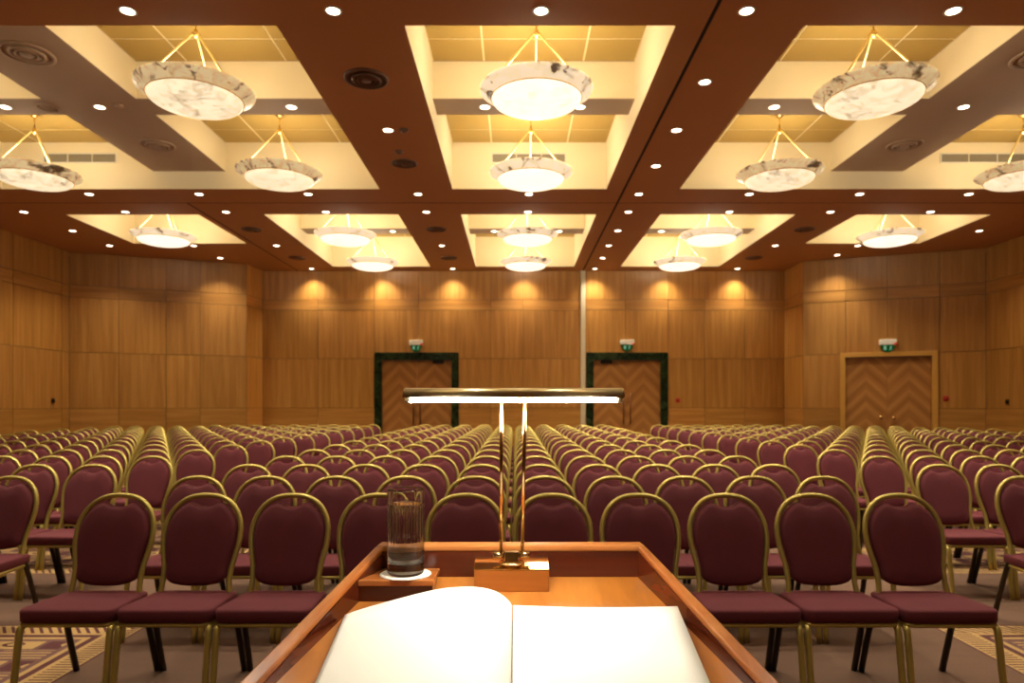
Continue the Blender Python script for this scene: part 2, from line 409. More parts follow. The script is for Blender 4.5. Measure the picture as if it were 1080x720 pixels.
# back wall (faces -Y): go from left to right => room on the right => front=-1
bl = -6.66
wall('wall_back', (bl, YB), (7.09, YB), [x-bl for x in (-5.2, -3.72, -2.55, -.65, .2, 1.72, 1.87, 2.9, 4.03, 5.0, 6.05)],
     hole=[(-3.64-bl, -1.56-bl, 2.72), (1.94-bl, 3.95-bl, 2.72)], front=-1, base=1.0)
wall('wall_back_left', (XL, 15.77), (-6.75, 17.15), [1.0, 2.0, 2.75], front=-1, base=.93)
wall('wall_return_left', (-6.75, 17.15), (-6.66, YB), [], front=-1, base=1.15)  # raised tint paints the light this return catches into its veneer
wall('wall_return_right', (7.09, YB), (7.08, 16.80), [], front=-1, base=1.1)  # tint raised like the left return, caught light put into the colour
LR = math.hypot(10.6-7.08, 16.80-15.38)
wall('wall_back_right', (7.08, 16.80), (XR, 15.38), [.95, 1.83, 2.9], hole=[(.90, 2.78, 2.62)], front=-1, base=.85)
wall('wall_left', (XL, YF), (XL, 15.77), [1.5*k for k in range(1, 14)], front=-1, base=.9)
wall('wall_right', (XR, 15.38), (XR, YF), [1.5*k for k in range(1, 14)], front=-1, base=.8)
wall('wall_front', (XR, YF), (XL, YF), [1.7*k for k in range(1, 13)], front=-1, base=.9)

# small steps: the middle field stands 4 cm proud, with a white partition profile at the ceiling track
st = MB(); st.box((1.72, YB-.05, 0), (1.845, YB+.02, Z1)); o = st.build('trim_1', 'wall_strip', bevel=.006); o['kind'] = 'structure'

def double_door(name, ox, oy, ang, w, zt, fw, frame_mat, closer_side, knob=False, floor_z=0):
    """opening centred on ox,oy, facing -Y when ang=0; w outer width, zt outer top"""
    root = MB(); hw = w/2; y0, y1 = -.05, .12
    root.box((-hw, y0, 0), (-hw+fw, y1, zt)); root.box((hw-fw, y0, 0), (hw, y1, zt)); root.box((-hw+fw, y0, zt-fw), (hw-fw, y1, zt))
    r = root.build(name, frame_mat, bevel=.006); r.location = (ox, oy, 0); r.rotation_euler = (0, 0, ang); r['kind'] = 'structure'
    iw = hw-fw; top = zt-fw
    for sx in (-1, 1):
        b = MB(); a, c = (-iw+.004, -.003) if sx < 0 else (.003, iw-.004); cx = (a+c)/2; z0, z1 = .008, top-.012
        b.box((a, .055, z0), (c, .10, z1))
        q = [(a, .0545, z0), (c, .0545, z0), (c, .0545, z1), (a, .0545, z1)]
        b.quad(q, 0, [(p[0]-cx, p[2]) for p in q])
        leaf = b.build('door_leaf', 'chevron', r)
        h = MB()
        if knob:
            T = Matrix.Translation((sx*.13, .054, 1.10+.05)) @ Matrix.Rotation(PI/2, 4, 'X')
            h.lathe([(.0, .0), (.035, 0), (.035, .008), (.014, .012), (.014, .035), (.04, .045), (.046, .06), (.04, .076), (.02, .084), (0, .085)], 20, 0, T=T)
            h.build('door_knob', 'bright_brass', leaf)
        else:
            x = sx*.09; h.tube([(x, .052, .95), (x, .0, .95), (x, .0, 1.75), (x, .052, 1.75)], .02, 8)
            h.build('door_handle', 'bronze', leaf)
    if closer_side:
        b = MB(); x = closer_side*(iw*.62); b.box((x-.15, .0, top-.10), (x+.15, .056, top-.02)); b.tube([(x+.1*closer_side, .0, top-.02), (x-.15*closer_side, -.04, top-.012)], .012, 6)
        b.build('door_closer', 'dark_metal', r)
    return r
double_door('door_1', -2.60, YB, 0, 2.22, 2.83, .19, 'marble', 1)
double_door('door_2', 2.945, YB, 0, 2.15, 2.83, .19, 'marble', -1)
dv = Vector((XR-7.08, 15.38-16.80)).normalized(); dc = Vector((7.08, 16.80))+dv*1.84
a3 = math.atan2(dv.y, dv.x)
double_door('door_3', dc.x, dc.y, a3, 2.03, 2.70, .11, 'door_case', 0, knob=True)

# ------------------------------------------------------------------ wall fittings
def exit_sign(x, y, z, ang, label):
    e = empty('exit_sign', (x, y, z), ang)
    b = MB(); b.box((-.18, -.10, .0), (.18, 0, .13)); b.build('housing', 'white_plastic', e, bevel=.012)
    b = MB(); n = 16; pts = []
    for k in range(n+1):
        a = PI+PI*k/n; pts.append((.145*math.cos(a), .20*math.sin(a)*(.85)))
    lo = [(p[0], -.062, p[1]) for p in pts]; hi = [(p[0], -.038, p[1]) for p in pts]
    b.quad(lo); b.quad(hi[::-1])
    for k in range(n): b.quad([lo[k+1], lo[k], hi[k], hi[k+1]])
    b.quad([lo[0], lo[-1], hi[-1], hi[0]])
    p = b.build('sign_plate', 'exit_green', e)
    for sx in (-1, 1):   # pale running figure beside a pale door
        g = MB(); X = sx*.06; q = -.0635
        if sx < 0: g.box((X-.03, q, -.115), (X+.03, q+.002, -.02))
        else:
            g.lathe([(0, 0), (.012, 0), (.012, .002), (0, .002)], 12, T=Matrix.Translation((X, q+.002, -.028)) @ Matrix.Rotation(PI/2, 4, 'X'))
            for (p0, p1) in (((X, -.04), (X-.008, -.08)), ((X-.008, -.08), (X+.02, -.12)), ((X-.008, -.08), (X-.03, -.115)), ((X, -.045), (X+.028, -.065)), ((X, -.045), (X-.028, -.06))):
                g.tube([(p0[0], q, p0[1]), (p1[0], q, p1[1])], .008, 6)
        g.build('pictogram', 'exit_pale', p)
    g = MB(); g.lathe([(0, 0), (.028, 0), (.028, .02), (0, .03)], 12, T=Matrix.Translation((.15, -.10, .02)) @ Matrix.Rotation(PI/2, 4, 'X')); g.build('indicator_light', 'led_red', e)
    tag(e, label, 'exit sign', 'exit signs above the doors'); return e
exit_sign(-2.61, YB, 3.02, 0, 'white and green exit sign above the left green-framed door')
exit_sign(2.94, YB, 3.03, 0, 'white and green exit sign above the green-framed door right of centre')
exit_sign(dc.x-.0, dc.y, 2.86, a3, 'white and green exit sign above the plain wooden double door at right')
def button(x, y, z, ang, label, m='red_plastic', r=.05):
    b = MB(); T = Matrix.Rotation(PI/2, 4, 'X'); b.box((-r*1.1, -.02, -r*1.1), (r*1.1, 0, r*1.1), 0); b.lathe([(0, 0), (r*.7, 0), (r*.7, .02), (0, .024)], 16, 0, T=Matrix.Translation((0, -.02, 0)) @ T)
    o = b.build('call_point', m, bevel=.004); o.location = (x, y, z); o.rotation_euler = (0, 0, ang); tag(o, label, 'alarm button')
button(4.29, YB, 1.57, 0, 'small red fire alarm button on the back wall beside the green-framed door')
p = Vector((7.08, 16.80))+dv*3.02; button(p.x, p.y, 1.60, a3, 'small red fire alarm button right of the plain wooden double door')
button(XL, 15.2, 1.55, PI/2, 'small dark wall socket on the left side wall near the corner', 'dark_metal', .045)
button(XR, 14.7, 1.52, -PI/2, 'small dark wall socket on the right side wall near the corner', 'dark_metal', .045)

def vent(x0, x1, y, label):
    e = empty('air_vent', ((x0+x1)/2, y, CZ+3.94)); w = (x1-x0)/2; h = .17
    b = MB(); b.box((-w, -.012, 0), (w, 0, .02)); b.box((-w, -.012, h-.02), (w, 0, h)); b.box((-w, -.012, .02), (-w+.02, 0, h-.02)); b.box((w-.02, -.012, .02), (w, 0, h-.02))
    for k in (-1/3, 1/3): b.box((w*k-.008, -.010, .02), (w*k+.008, 0, h-.02))
    b.build('frame', 'white_trim', e)
    s = MB(); s.box((-w+.02, -.003, .02), (w-.02, -.001, h-.02))
    for k in range(8):
        z = .03+k*.0165; s.quad([(-w+.02, -.009, z), (w-.02, -.009, z), (w-.02, -.002, z+.010), (-w+.02, -.002, z+.010)])
    s.build('louvre', 'grey_grille', e); tag(e, label, 'air vent', 'wall vents inside the coffers')
vent(-7.72, -6.52, 11.17, 'slatted vent on cream far side of the leftmost ceiling recess')
vent(-.39, .83, 11.17, 'slatted vent behind the second centre chandelier')
vent(6.95, 8.35, 11.17, 'slatted vent on cream far side of the rightmost ceiling recess')

# ------------------------------------------------------------------ ceiling fittings
def make_downlight(z):
    e = empty('downlight', (0, 0, z))
    b = MB(); b.lathe([(.058, .0), (.062, -.006), (.075, -.007), (.080, -.003), (.080, .0)], 24, closed=True); b.build('trim_ring', 'white_trim', e)
    b = MB(); b.lathe([(0, -.003), (.058, -.003), (.060, .0), (0, 0.0)], 24); b.build('lens', 'downlight_glow', e)
    return e
spot_d = bpy.data.lights.new('downlight_lamp', 'SPOT'); spot_d.energy = P_SPOT; spot_d.color = WARM; spot_d.spot_size = math.radians(112); spot_d.spot_blend = 1.0; spot_d.shadow_soft_size = .09
proto_dl = make_downlight(Z1); used = [False]
def downlight(x, y, z, label, group):
    if used[0]: e = copy_tree(proto_dl)
    else: e = proto_dl; used[0] = True
    e.location = (x, y, z); tag(e, label, 'ceiling light', group)
    l = bpy.data.objects.new('downlight_lamp', spot_d); COL.objects.link(l); l.location = (0, 0, -.02); l.parent = e
    return e
G = [-9.0, -7.14, -5.3, -3.47, -1.63, .23, 2.07, 3.92, 5.77, 7.6, 9.42]
ORD = ['first', 'second', 'third', 'fourth', 'fifth', 'sixth', 'seventh', 'eighth', 'ninth', 'tenth', 'eleventh', 'twelfth', 'thirteenth', 'fourteenth', 'fifteenth']
rows = [
 (2.4, [G[i] for i in (1, 4, 6, 9)], 'unseen overhead, added to light the lectern'),  # unseen row overhead, added to light the foreground
 (5.13, G[1:10], 'unseen overhead, added before the nearest ceiling recesses'),  # also unseen, repeats the paired rows to add light up front
 (6.11, G[1:10], 'in front of nearest recesses'),
 (11.44, G[1:10], 'in the row just beyond the big recesses'),
 (12.5, G[0:11], 'in the row just before the far recesses'),
 (15.15, [G[0], G[1], G[2], G[4], G[6], G[8], G[9]], 'on brown ceiling amid the far recesses'),
 (17.74, [G[i] for i in (2, 3, 4, 5, 6, 7, 8)], 'in the row close to the back wall')]
for (D, X, desc) in rows:
    vis = [x for x in X if abs(x)*720/D < 545]
    for x in X:
        y = D
        if D < 6: lab = f'round recessed downlight {desc}, {ORD[X.index(x)]} from left'
        elif x in vis: lab = f'round recessed downlight {desc}, {ORD[vis.index(x)]} from left'
        else: lab = f'round recessed downlight {desc}, outside picture on the {"left" if x<0 else "right"}'
        downlight(x, y, Z1, lab, 'recessed downlights in the brown ceiling')
for (x, y, lab) in [
 (-1.635, 8.77, 'round downlight left of the nearest centre ceiling recess'), (2.07, 7.46, 'nearest round downlight right of the long ceiling joint'),
 (2.07, 8.77, 'second round downlight right of the long ceiling joint'), (2.077, 10.09, 'third round downlight right of the long ceiling joint'),
 (-8.99, 13.86, 'round downlight at far left beside the leftmost far recess'), (2.08, 13.85, 'round downlight right of joint beside the far centre recess'),
 (-7.1, 16.43, 'round downlight washing the angled left back wall'), (2.1, 16.43, 'round downlight right of joint, second from the back wall'),
 (7.59, 16.1, 'round downlight washing the angled right back wall'), (9.42, 13.86, 'round downlight at far right beside the rightmost far recess')]:
    downlight(x, y, Z1, lab, 'recessed downlights in the brown ceiling')
for (cx, y, nm) in [(.22, 8.755, 'centre near'), (-3.48, 8.755, 'left near'), (3.93, 8.755, 'right near'), (.255, 15.045, 'far centre'), (-3.42, 15.045, 'far left'), (3.94, 15.045, 'far right')]:
    for sx in (-1, 1):
        d = .61 if y < 10 else .72
        downlight(cx+sx*d, y, Z2, f'{"left" if sx<0 else "right"} of two downlights under taupe beam in the {nm} recess', 'downlights under the taupe beams')
for (x, lab) in [(-5.33, 'downlight where taupe beams cross in the left near recess'), (-6.54, 'downlight under taupe cross beam at the far left edge'),
                 (5.75, 'downlight where taupe beams cross in the right near recess')]:
    downlight(x, 8.755, Z2, lab, 'downlights under the taupe beams')

def make_diffuser(z, r, m):
    e = empty('air_diffuser', (0, 0, z)); b = MB()
    b.lathe([(r, 0), (r, -.012), (r*.88, -.02), (r*.84, -.012), (r*.84, 0)], 32, closed=True); b.build('outer_ring', m, e)
    for k, q in enumerate((.66, .46)):
        b = MB(); b.lathe([(r*q, -.004), (r*q, -.024), (r*(q-.08), -.032), (r*(q-.12), -.02), (r*(q-.12), -.004)], 28, closed=True); b.build('inner_ring', m, e)
    b = MB(); b.lathe([(0, -.03), (r*.24, -.03), (r*.26, -.02), (r*.2, -.003), (0, -.003)], 24); b.build('centre_cone', m, e)
    b = MB(); b.lathe([(0, -.003), (r*.86, -.003), (r*.86, 0), (0, 0)], 28); b.build('throat', m, e)
    return e
for (x, y, z, r, m, lab) in [
 (-5.3, 7.41, Z2, .27, 'taupe', 'large round air diffuser under the long left taupe beam, nearest'),
 (-5.26, 10.03, Z2, .25, 'taupe', 'round air diffuser at the far end of the long left taupe beam'),
 (-6.0, 8.755, Z2, .13, 'taupe', 'small round air valve under the cross beam at far left'),
 (5.72, 10.03, Z2, .25, 'taupe', 'round air diffuser at the far end of the long right taupe beam'),
 (5.74, 7.49, Z2, .27, 'taupe', 'large round air diffuser under the long right taupe beam, at picture edge'),
 (-1.61, 7.38, Z1, .24, 'diffuser', 'large round brown air diffuser left of the nearest centre recess'),
 (-1.62, 9.97, Z1, .19, 'diffuser', 'round brown air diffuser left of the second centre chandelier'),
 (-5.31, 13.73, Z1, .2, 'diffuser', 'round brown air diffuser between the two far left recesses, nearer'),
 (-5.24, 16.4, Z1, .2, 'diffuser', 'round brown air diffuser between far left recesses, near the wall'),
 (-1.59, 13.73, Z1, .2, 'diffuser', 'round brown air diffuser left of the far centre recess, nearer'),
 (-1.6, 16.4, Z1, .2, 'diffuser', 'round brown air diffuser left of the far centre recess, near wall'),
 (5.81, 13.73, Z1, .2, 'diffuser', 'round brown air diffuser between the two far right recesses, nearer'),
 (5.73, 16.4, Z1, .2, 'diffuser', 'round brown air diffuser between far right recesses, near wall')]:
    e = make_diffuser(z, r, m); e.location = (x, y, z); tag(e, lab, 'air diffuser', 'round ceiling air diffusers')
for (x, y, z, lab) in [(-5.06, 8.7, Z2, 'tiny smoke detector beside the crossing of the left taupe beams'),
                       (-1.43, 8.75, Z1, 'tiny smoke detector left of the nearest centre recess'), (-1.62, 9.5, Z1, 'small brown sensor in front of the round diffuser left of centre')]:
    b = MB(); b.lathe([(.06, 0), (.06, -.012), (.04, -.03), (.015, -.036), (0, -.036)], 20); o = b.build('smoke_detector', 'diffuser' if z == Z1 else 'taupe'); o.location = (x, y, z); tag(o, lab, 'smoke detector')

# chandeliers -------------------------------------------------------
RIM = CZ+3.42-Z3      # rim height relative to the panel
pt_d = {}
def ch_light(p):
    if p not in pt_d:
        l = bpy.data.lights.new('chandelier_lamp', 'POINT'); l.energy = P_CH*p; l.color = WARM; l.shadow_soft_size = .16; pt_d[p] = l
    return pt_d[p]
def make_chandelier(sfx=''):
    e = empty('chandelier', (0, 0, Z3))
    b = MB(); b.lathe([(.615, RIM+.012), (.61, RIM-.004), (.56, RIM-.035), (.495, RIM-.085), (.47, RIM-.10), (.47, RIM-.082), (.50, RIM-.066), (.56, RIM-.018), (.60, RIM+.012)], 64, closed=True)
    b.build('bowl_rim', 'alabaster_rim'+sfx, e)
    pr = []
    for k in range(13):
        a = PI/2*k/12; pr.append((.485*math.cos(a), RIM-.095-.105*math.sin(a)))
    inn = [(max(r-.012, 0), z+.012) for r, z in pr][::-1]
    b = MB(); b.lathe(pr[:-1]+[(.002, pr[-1][1]), (.002, inn[0][1])]+inn[1:], 64, closed=True); b.build('bowl', 'alabaster_dome'+sfx, e)
    b = MB(); b.lathe([(.492, RIM-.088), (.497, RIM-.094), (.492, RIM-.102), (.486, RIM-.095)], 64, closed=True); b.build('brass_band', 'brass', e)
    hz = CZ+4.035-Z3
    for k in range(3):
        a = PI/2+2*PI*k/3; p0 = Vector((.03*math.cos(a), .03*math.sin(a), hz)); p1 = Vector((.54*math.cos(a), .54*math.sin(a), RIM-.03))
        n = 72; pts = [p0.lerp(p1, i/n) for i in range(n+1)]; rr = [.0085+.0055*(1 if i % 3 == 1 else (0 if i % 3 == 0 else .7)) for i in range(n+1)]
        b = MB(); b.tube(pts, rr, 8); b.lathe([(0, .02), (.02, .012), (.024, 0), (.02, -.012), (0, -.02)], 10, c=p1); b.build('chain', 'chain_gold', e)
    b = MB(); b.lathe([(0, -.045), (.02, -.04), (.034, -.02), (.05, 0), (.034, .018), (.018, .03), (.022, .045), (0.0, .055)], 20, c=(0, 0, hz)); b.build('hub', 'brass', e)
    b = MB(); b.tube([(0, 0, hz+.03), (0, 0, 0)], .01, 8); b.build('rod', 'brass', e)
    b = MB(); b.lathe([(.01, -.05), (.03, -.045), (.06, -.02), (.065, -.006), (0.065, -.006), (0, -.006)], 24); b.build('canopy', 'brass', e)
    return e
chp = {'': make_chandelier(), '_dim': make_chandelier('_dim')}; seen = set()
CH = [(.23, 7.435, 1.0, 'nearest alabaster bowl chandelier in the centre recess'), (.23, 10.08, 1.0, 'second alabaster bowl chandelier in the centre recess'),
      (-3.48, 7.435, .62, 'heavily dark-veined alabaster bowl chandelier, nearest in left recess'), (-3.48, 10.08, .62, 'second dark-veined bowl chandelier in the left recess'),
      (-7.1, 10.08, .62, 'bowl chandelier at the left edge in front of a slatted vent'), (-7.1, 7.435, .62, 'bowl chandelier in the leftmost recess, beyond the picture'),
      (3.90, 7.435, .62, 'nearest alabaster bowl chandelier in the right recess'), (3.90, 10.08, .62, 'second alabaster bowl chandelier in the right recess'),
      (7.5, 10.08, .62, 'bowl chandelier cut by the right picture edge'), (7.58, 7.435, .62, 'bowl chandelier in the rightmost recess, beyond the picture'),
      (.245, 13.74, .95, 'nearer bowl chandelier in the far centre recess'), (.245, 16.37, .95, 'bowl chandelier by the back wall in the far centre recess'),
      (-3.42, 13.74, .95, 'nearer bowl chandelier in the far left-of-centre recess'), (-3.42, 16.37, .95, 'bowl chandelier by the back wall in the far left-of-centre recess'),
      (3.94, 13.74, .95, 'nearer bowl chandelier in the far right-of-centre recess'), (3.94, 16.37, .95, 'bowl chandelier by the back wall in the far right-of-centre recess'),
      (.23, 2.5, .9, 'unseen bowl chandelier added in the recess above the lectern'), (-3.48, 2.5, .8, 'unseen bowl chandelier added left of the lectern'),  # unseen chandeliers, added for foreground light and brass reflections
      (3.93, 2.5, .8, 'unseen bowl chandelier added right of the lectern'),
      (-7.12, 13.82, .8, 'lone bowl chandelier in the leftmost far recess'), (7.58, 13.82, .8, 'lone bowl chandelier in the rightmost far recess')]
for (x, y, p, lab) in CH:
    sfx = '_dim' if p < .7 else ''; e = copy_tree(chp[sfx]) if sfx in seen else chp[sfx]; seen.add(sfx)
    e.location = (x, y, Z3-.006); e.rotation_euler = (0, 0, 0); tag(e, lab, 'chandelier', 'alabaster bowl chandeliers')
for e in [o for o in COL.objects if o.name.split('.')[0] == 'chandelier']:
    p = next(c[2] for c in CH if abs(c[0]-e.location.x) < .01 and abs(c[1]-e.location.y) < .01)
    l = bpy.data.objects.new('chandelier_lamp', ch_light(p)); COL.objects.link(l); l.parent = e; l.location = (0, 0, RIM+.06)

# ------------------------------------------------------------------ chairs
def by(z): return .085+.30*(z-.44)-.06*max(0, .62-z)*max(0, z-.44)
HALF = [(.190, .425), (.181, .475), (.178, .53), (.183, .59), (.195, .645), (.205, .70), (.2085, .755), (.2035, .808), (.187, .857), (.158, .900), (.114, .935), (.060, .953), (0, .958)]
def back_path(n):
    h = [Vector((x, by(z), z)) for x, z in HALF]
    full = h+[Vector((-p.x, p.y, p.z)) for p in h[:-1][::-1]]
    return cr(full, n)
def chair_parts(lod):
    """dict name -> (MB, material) lists; faces -Y"""
    seg = 8 if lod == 0 else 5; n = 3 if lod == 0 else 1; out = []
    b = MB(); b.tube(back_path(n), .0145, seg); out.append(('back_frame', b, 'chair_gold'))
    # padded back
    ol = [(0, .898), (.028, .900), (.050, .909), (.076, .920), (.108, .911), (.143, .883), (.170, .845), (.186, .802), (.190, .757), (.186, .706), (.176, .650), (.165, .598), (.162, .555), (.155, .528), (.125, .508), (.07, .497), (0, .494)]
    pts = [Vector((x, 0, z)) for x, z in ol]+[Vector((-x, 0, z)) for x, z in ol[1:-1][::-1]]
    if lod == 0: pts = cr(pts, 2, True)
    c = Vector((0, 0, .70)); b = MB(); rings = [(1.0, .014), (1.0, -.012), (.975, -.024), (.9, -.033), (.6, -.038)]
    if lod: rings = [(1.0, .014), (1.0, -.014), (.93, -.032)]
    N = len(pts)
    for (s, dy) in rings:
        for p in pts:
            q = c+(p-c)*s; b.v.append((q.x, by(q.z)+dy, q.z))
    for i in range(len(rings)-1):
        for k in range(N):
            l = (k+1) % N; b.face([i*N+k, i*N+l, (i+1)*N+l, (i+1)*N+k][::-1], smooth=True)
    b.v.append((0, by(.7)-.040, .70)); ci = len(b.v)-1; L = (len(rings)-1)*N
    for k in range(N): b.face([ci, L+k, L+(k+1) % N], smooth=True)
    b.v.append((0, by(.7)+.015, .70)); ci = len(b.v)-1
    for k in range(N): b.face([ci, (k+1) % N, k], smooth=True)
    # fix orientation: front fan must look to -Y
    out.append(('backrest', b, 'fabric'))
    # seat cushion
    def rr(hw0, hw1, y0, y1, r, m):
        P = []
        for (cx, cy, a0, rad) in ((hw0, y0, -PI/2, r), (hw1, y1, 0, r*.7), (-hw1, y1, PI/2, r*.7), (-hw0, y0, PI, r)):
            sx = 1 if cx > 0 else -1; sy = 1 if cy > 0 else -1
            for k in range(m+1):
                a = a0+PI/2*k/m; P.append((cx-sx*rad+rad*math.cos(a), cy-sy*rad+rad*math.sin(a)))
        return P
    m = 5 if lod == 0 else 2
    prof = [(.0, .403), (.003, .408), (.004, .450), (.001, .458), (-.007, .463), (-.03, .467), (-.09, .472)]
    if lod: prof = [(.0, .398), (.003, .454), (-.012, .465)]
    b = MB(); base = None
    for (d, z) in prof:
        P = rr(.232+d, .214+d, -.25-d, .135+d, .055, m); N = len(P)
        for (x, y) in P: b.v.append((x, y, z+(-.02*(y+.06) if z > .43 else 0)))
    for i in range(len(prof)-1):
        for k in range(N):
            l = (k+1) % N; b.face([i*N+k, i*N+l, (i+1)*N+l, (i+1)*N+k], smooth=True)
    b.v.append((0, -.06, prof[-1][1]+.003)); ci = len(b.v)-1; L = (len(prof)-1)*N
    for k in range(N): b.face([L+k, L+(k+1) % N, ci], smooth=True)
    b.face(list(range(N))[::-1]); out.append(('seat', b, 'fabric'))
    b = MB(); P = rr(.226, .205, -.242, .125, .05, m); b.tube([(x, y, .391) for x, y in P], .0115, seg if lod else 6, closed=True)
    out.append(('seat_frame', b, 'chair_gold'))
    for sx in (-1, 1):
        b = MB(); path = [(sx*.214, -.12, .382), (sx*.217, -.19, .384), (sx*.219, -.226, .374), (sx*.220, -.240, .345), (sx*.2205, -.262, .20), (sx*.221, -.295, .0)]
        b.tube(cr(path, 3) if lod == 0 else path, .0165, seg); out.append(('leg', b, 'chair_gold'))
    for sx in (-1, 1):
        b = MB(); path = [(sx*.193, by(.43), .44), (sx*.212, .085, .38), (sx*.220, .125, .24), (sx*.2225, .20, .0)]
        b.tube(cr(path, 3) if lod == 0 else path, .0165, seg); out.append(('leg', b, 'shaded_bronze'))
    return out
def make_chair_full():
    e = empty('banquet_chair', (0, 0, 0))
    for (nm, b, m) in chair_parts(0):
        o = b.build(nm, m, e)
        if m == 'shaded_bronze': o['label'] = 'dark bronze rear leg, shade in its colour'
    return e
def merged(lod):
    b = MB(); mats = ['chair_gold', 'fabric', 'shaded_bronze']
    for (nm, p, m) in chair_parts(lod): b.add(p, Matrix.Identity(4), mats.index(m))
    return b, mats
pos = []     # block, row, seat (from aisle / from left), x, y
def ylim(x):
    if x < -6.7: return 15.77+.3887*(x+10.3)
    if x > 7.05: return 16.8-.4034*(x-7.08)
    return YB
for r in range(15):
    D = 3.80+.92*r
    if r == 0: Xs = [('centre', i, -.035+.48*(i-4.5)) for i in range(10)]
    else:
        Xs = [('centre', i, -.035+.48*(i-4.5)) for i in range(10)]
        Xs += [('left', k, -3.48-.48*k) for k in range(13)]+[('right', k, 3.50+.48*k) for k in range(14)]
    for (blk, k, x) in Xs:
        if D+.2 > ylim(x): continue
        near = D-.55 if blk != 'centre' else D
        if abs(x)-.24 > (.765*D+.05): continue
        pos.append((D, blk, r, k, x, D-.24))
pos.sort(key=lambda t: (t[2], abs(t[4])))
proto = make_chair_full(); firstc = True
mb1, mats1 = merged(1); me1 = mb1.mesh('banquet_chair', mats1)
jr = random.Random(3)
for (D, blk, r, k, x, y) in pos[:300]:
    if r < 9:
        o = proto if firstc else copy_tree(proto); firstc = False
    else:
        o = bpy.data.objects.new('banquet_chair', me1); COL.objects.link(o)
    o.location = (x+jr.uniform(-.0008, .0008), y+jr.uniform(-.006, .006), 0); o.rotation_euler = (0, 0, jr.uniform(-.0015, .0015))
    if blk == 'centre':
        row = 'front row' if r == 0 else f'{ORD[r]} row'
        if k == 0: lab = f'burgundy gold-framed chair at left aisle end of the centre block {row}'
        elif k == 9: lab = f'burgundy gold-framed chair at right aisle end of the centre block {row}'
        elif k < 5: lab = f'burgundy gold-framed chair in centre block {row}, {ORD[k]} seat from its left end'
        else: lab = f'burgundy gold-framed chair in centre block {row}, {ORD[9-k]} seat from its right end'
    else:
        if k == 0: lab = f'burgundy gold-framed aisle chair of {blk} block, level with {ORD[r]} centre row'
        else: lab = f'burgundy gold-framed chair, {blk} block, level with {ORD[r]} centre row, {ORD[k]} from aisle'
    tag(o, lab, 'chair', 'burgundy banquet chairs set out in rows')
rest = MB(); print('chairs', len(pos), 'rest', len(pos[300:]))
for (D, blk, r, k, x, y) in pos[300:]: rest.add(mb1, Matrix.Translation((x, y, 0)))
if pos[300:]:
    o = rest.build('banquet_chairs', mats1)
    tag(o, 'farthest rows of burgundy gold-framed chairs in front of the back wall', 'chairs', kind='stuff')

# ------------------------------------------------------------------ lectern
XC = -.0075; D1 = 1.1475
def zf(y): return CZ-.5884+.26*y                 # reading surface
def zr(y): return CZ-.2373-.36*(D1-y)            # top of the side walls
def hi_(y): return .2128+.331*(D1-y)             # inner half width
TH = .016; DFR = .70
def ho_(y): return .2208+.365*(1.1635-y)
lec = empty('lectern', (XC, .93, 0))
def L(x, y, z): return (x, y-.93, z)
b = MB(); y0, y1 = DFR, D1
b.hexa([L(-hi_(y0), y0, zf(y0)-.018), L(hi_(y0), y0, zf(y0)-.018), L(hi_(y1), y1, zf(y1)-.018), L(-hi_(y1), y1, zf(y1)-.018),
        L(-hi_(y0), y0, zf(y0)), L(hi_(y0), y0, zf(y0)), L(hi_(y1), y1, zf(y1)), L(-hi_(y1), y1, zf(y1))]); b.build('reading_surface', 'wood_floor', lec)
CT = .010      # light cap thickness
for sx in (-1, 1):
    b = MB(); o0, o1 = hi_(y0), hi_(y1); q = [(sx*o0, y0), (sx*ho_(y0), y0), (sx*ho_(y1), y1), (sx*o1, y1)]
    if sx < 0: q = [q[1], q[0], q[3], q[2]]
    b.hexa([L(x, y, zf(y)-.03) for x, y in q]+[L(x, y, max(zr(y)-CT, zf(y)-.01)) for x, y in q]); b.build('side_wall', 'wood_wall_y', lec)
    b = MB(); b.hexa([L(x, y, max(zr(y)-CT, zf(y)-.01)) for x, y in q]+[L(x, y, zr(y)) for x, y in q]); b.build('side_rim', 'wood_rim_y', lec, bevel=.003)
b = MB(); X = ho_(D1+TH); b.hexa([L(-X, D1, zf(D1)-.03), L(X, D1, zf(D1)-.03), L(X, D1+TH, zf(D1)-.03), L(-X, D1+TH, zf(D1)-.03),
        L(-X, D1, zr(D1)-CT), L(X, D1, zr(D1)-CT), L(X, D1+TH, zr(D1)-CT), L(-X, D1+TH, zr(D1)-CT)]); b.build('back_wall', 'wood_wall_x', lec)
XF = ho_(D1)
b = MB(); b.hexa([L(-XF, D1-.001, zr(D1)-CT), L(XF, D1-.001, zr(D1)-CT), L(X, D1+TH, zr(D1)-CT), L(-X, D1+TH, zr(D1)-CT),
        L(-XF, D1-.001, zr(D1)), L(XF, D1-.001, zr(D1)), L(X, D1+TH, zr(D1)+.004), L(-X, D1+TH, zr(D1)+.004)]); b.build('back_rim', 'wood_rim_x', lec, bevel=.003)
b = MB(); X0 = ho_(DFR); b.hexa([L(-X0, DFR-.02, zf(DFR)-.03), L(X0, DFR-.02, zf(DFR)-.03), L(X0, DFR, zf(DFR)-.03), L(-X0, DFR, zf(DFR)-.03),
        L(-X0, DFR-.02, zf(DFR)+.022), L(X0, DFR-.02, zf(DFR)+.022), L(X0, DFR, zf(DFR)+.022), L(-X0, DFR, zf(DFR)+.022)]); b.build('book_ledge', 'wood_rim_x', lec, bevel=.003)
